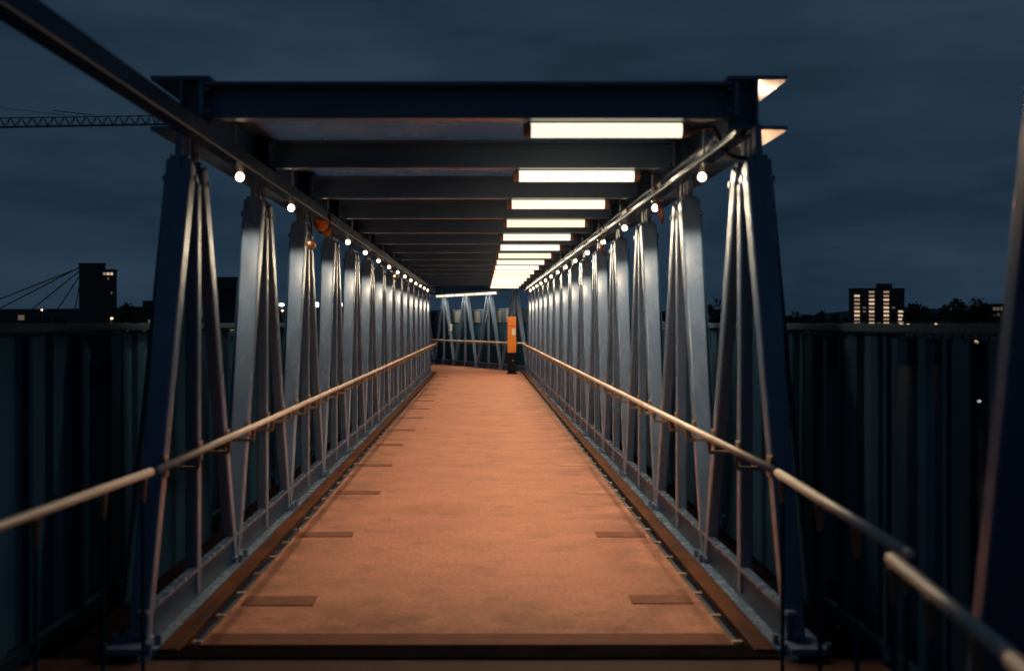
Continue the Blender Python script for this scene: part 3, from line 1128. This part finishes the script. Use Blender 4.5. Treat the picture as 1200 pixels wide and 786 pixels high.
# trees on the far bank
def crown_mesh(seed, lumps, n):
    r = random.Random(seed)
    bm = bmesh.new()
    cs = []
    for i in range(lumps):
        a = r.uniform(0, 6.283)
        rad = r.uniform(0.0, 0.36)
        cs.append((Vector((rad * math.cos(a), rad * math.sin(a), r.uniform(0.36, 0.86))), r.uniform(0.10, 0.22)))
    for i in range(n):
        c_, q = r.choice(cs)
        d = Vector((r.gauss(0, 1), r.gauss(0, 1), r.gauss(0, 1))).normalized() * q * r.uniform(0.5, 1.08)
        p = c_ + Vector((d.x, d.y, d.z * 0.85))
        u = Vector((r.gauss(0, 1), r.gauss(0, 1), r.gauss(0, 1))).normalized()
        v = u.orthogonal().normalized()
        s_ = r.uniform(0.022, 0.05)
        vs = [bm.verts.new(p + u * s_), bm.verts.new(p + v * s_ * .7), bm.verts.new(p - u * s_), bm.verts.new(p - v * s_ * .7)]
        bm.faces.new(vs)
    me = bpy.data.meshes.new("crown")
    bm.to_mesh(me)
    bm.free()
    me.materials.append(LEAF)
    return me


def trunk_mesh(seed):
    r = random.Random(seed)
    b = MB()
    b.tube((0, 0, 0), (0, 0, 0.45), 0.032, 0.020, 8)
    for i in range(5):
        a = r.uniform(0, 6.28)
        b.tube((0, 0, 0.28 + i * .035), (0.24 * math.cos(a), 0.24 * math.sin(a), 0.55 + r.uniform(0, .15)), 0.013, 0.004, 6)
    return b.mesh("trunk", BARK)


CRN = [crown_mesh(11 + i, 9 + i * 2, 750) for i in range(4)]
TRK = [trunk_mesh(21 + i) for i in range(2)]
rt = random.Random(42)
KIND = ["tall dark tree", "broad dark tree", "rounded bushy tree", "ragged low tree"]
tspec = []
for x, y in ((834, 346), (877, 362), (889, 361), (905, 368), (925, 362), (938, 363), (952, 365), (965, 363), (980, 366), (993, 367),
             (1072, 353), (1083, 358), (1094, 359), (1104, 357), (1116, 358), (1128, 349), (1138, 346), (1148, 352), (1160, 362), (1192, 364),
             (822, 362), (848, 364), (862, 366)):
    tspec.append((x, y, rt.uniform(300, 420), "right bank trees"))
for x, y in ((152, 354), (160, 360), (236, 364), (310, 364), (66, 370), (80, 372)):
    tspec.append((x, y, rt.uniform(300, 400), "left bank trees"))
for i, (x, y, Y, g) in enumerate(tspec):
    h = pz(y, Y) - GZ
    k = i % 4
    near_ = "right of the tower block" if x > 1060 else ("left of the tower block" if x > 850 else ("seen through the right truss" if x > 700 else ("seen through the left truss" if x > 190 else "left of the first brace")))
    same = [q for q in tspec[:i] if (("right of the tower block" if q[0] > 1060 else ("left of the tower block" if q[0] > 850 else ("seen through the right truss" if q[0] > 700 else ("seen through the left truss" if q[0] > 190 else "left of the first brace")))) == near_)]
    tr = thing("bank_tree", f"{KIND[k]} on the far bank, {ORD[len(same)]} in the row {near_}", "tree", (px(x, Y), Y, GZ), rt.uniform(0, 6.28), g)
    wd_ = h * rt.uniform(0.85, 1.15)
    tr.scale = (wd_, wd_, h)
    put("crown", CRN[k], tr)
    put("trunk", TRK[i % 2], tr)

# lamps over there
spots = [(330, 357, 190, 1, .35, "flood lamp seen between the second and third left braces"),
         (331, 364, 190, 0, .18, "dim warm lamp just below a white flood lamp, left truss"),
         (370, 357, 190, 1, .55, "wide flood lamp seen between the third and fourth left braces"),
         (398, 357, 190, 1, .50, "bright flood lamp seen behind the fifth left brace"),
         (420, 355, 190, 1, .35, "small flood lamp seen behind the sixth left brace"),
         (917, 403, 120, 0, .22, "uppermost warm lamp of three beside the first right brace"),
         (916, 412, 120, 0, .26, "middle warm lamp of three beside the first right brace"),
         (919, 417, 120, 0, .16, "lowest warm lamp of three beside the first right brace"),
         (1144, 401, 130, 0, .26, "lone orange lamp behind the right screen near the raking column"),
         (1147, 470, 75, 1, .14, "low white lamp behind the right screen near the raking column"),
         (1056, 381.5, 300, 0, .6, "warm street lamp at the foot of the tower block, left one"),
         (1064, 381.5, 300, 0, .6, "warm street lamp at the foot of the tower block, right one"),
         (1097, 380.5, 300, 0, .4, "distant warm street lamp right of the tower block"),
         (131, 373, 300, 0, .35, "warm street lamp at the foot of the slim left tower"),
         (49, 363, 300, 0, .25, "tiny warm lamp above the flat roofed hall"),
         (269, 439, 90, 0, .10, "tiny red-orange lamp low behind the left truss")]
for x, y, Y, cool, r_, lab in spots:
    X, Z = px(x, Y), pz(y, Y)
    base = WZ if Y < 170 else GZ
    t = thing("street_lamp", lab, "lamp", (X, Y, base), 0, "lamps on the far bank")
    hh = Z - base
    MB().tube((0, 0.5, 0), (0, 0.5, hh + .3), 0.10, 0.06, 8).bar((0, 0.55, hh + .3), (0, -0.1, hh + .3), 0.08, 0.08).build("pole", CRANEM, t)
    MB().ball((0, 0, hh), r_, 1.3 if cool else 1, 0.8, 0.75, 10).build("lamp_head", LAMP_COOL if cool else LAMP_WARM, t, smooth=True)
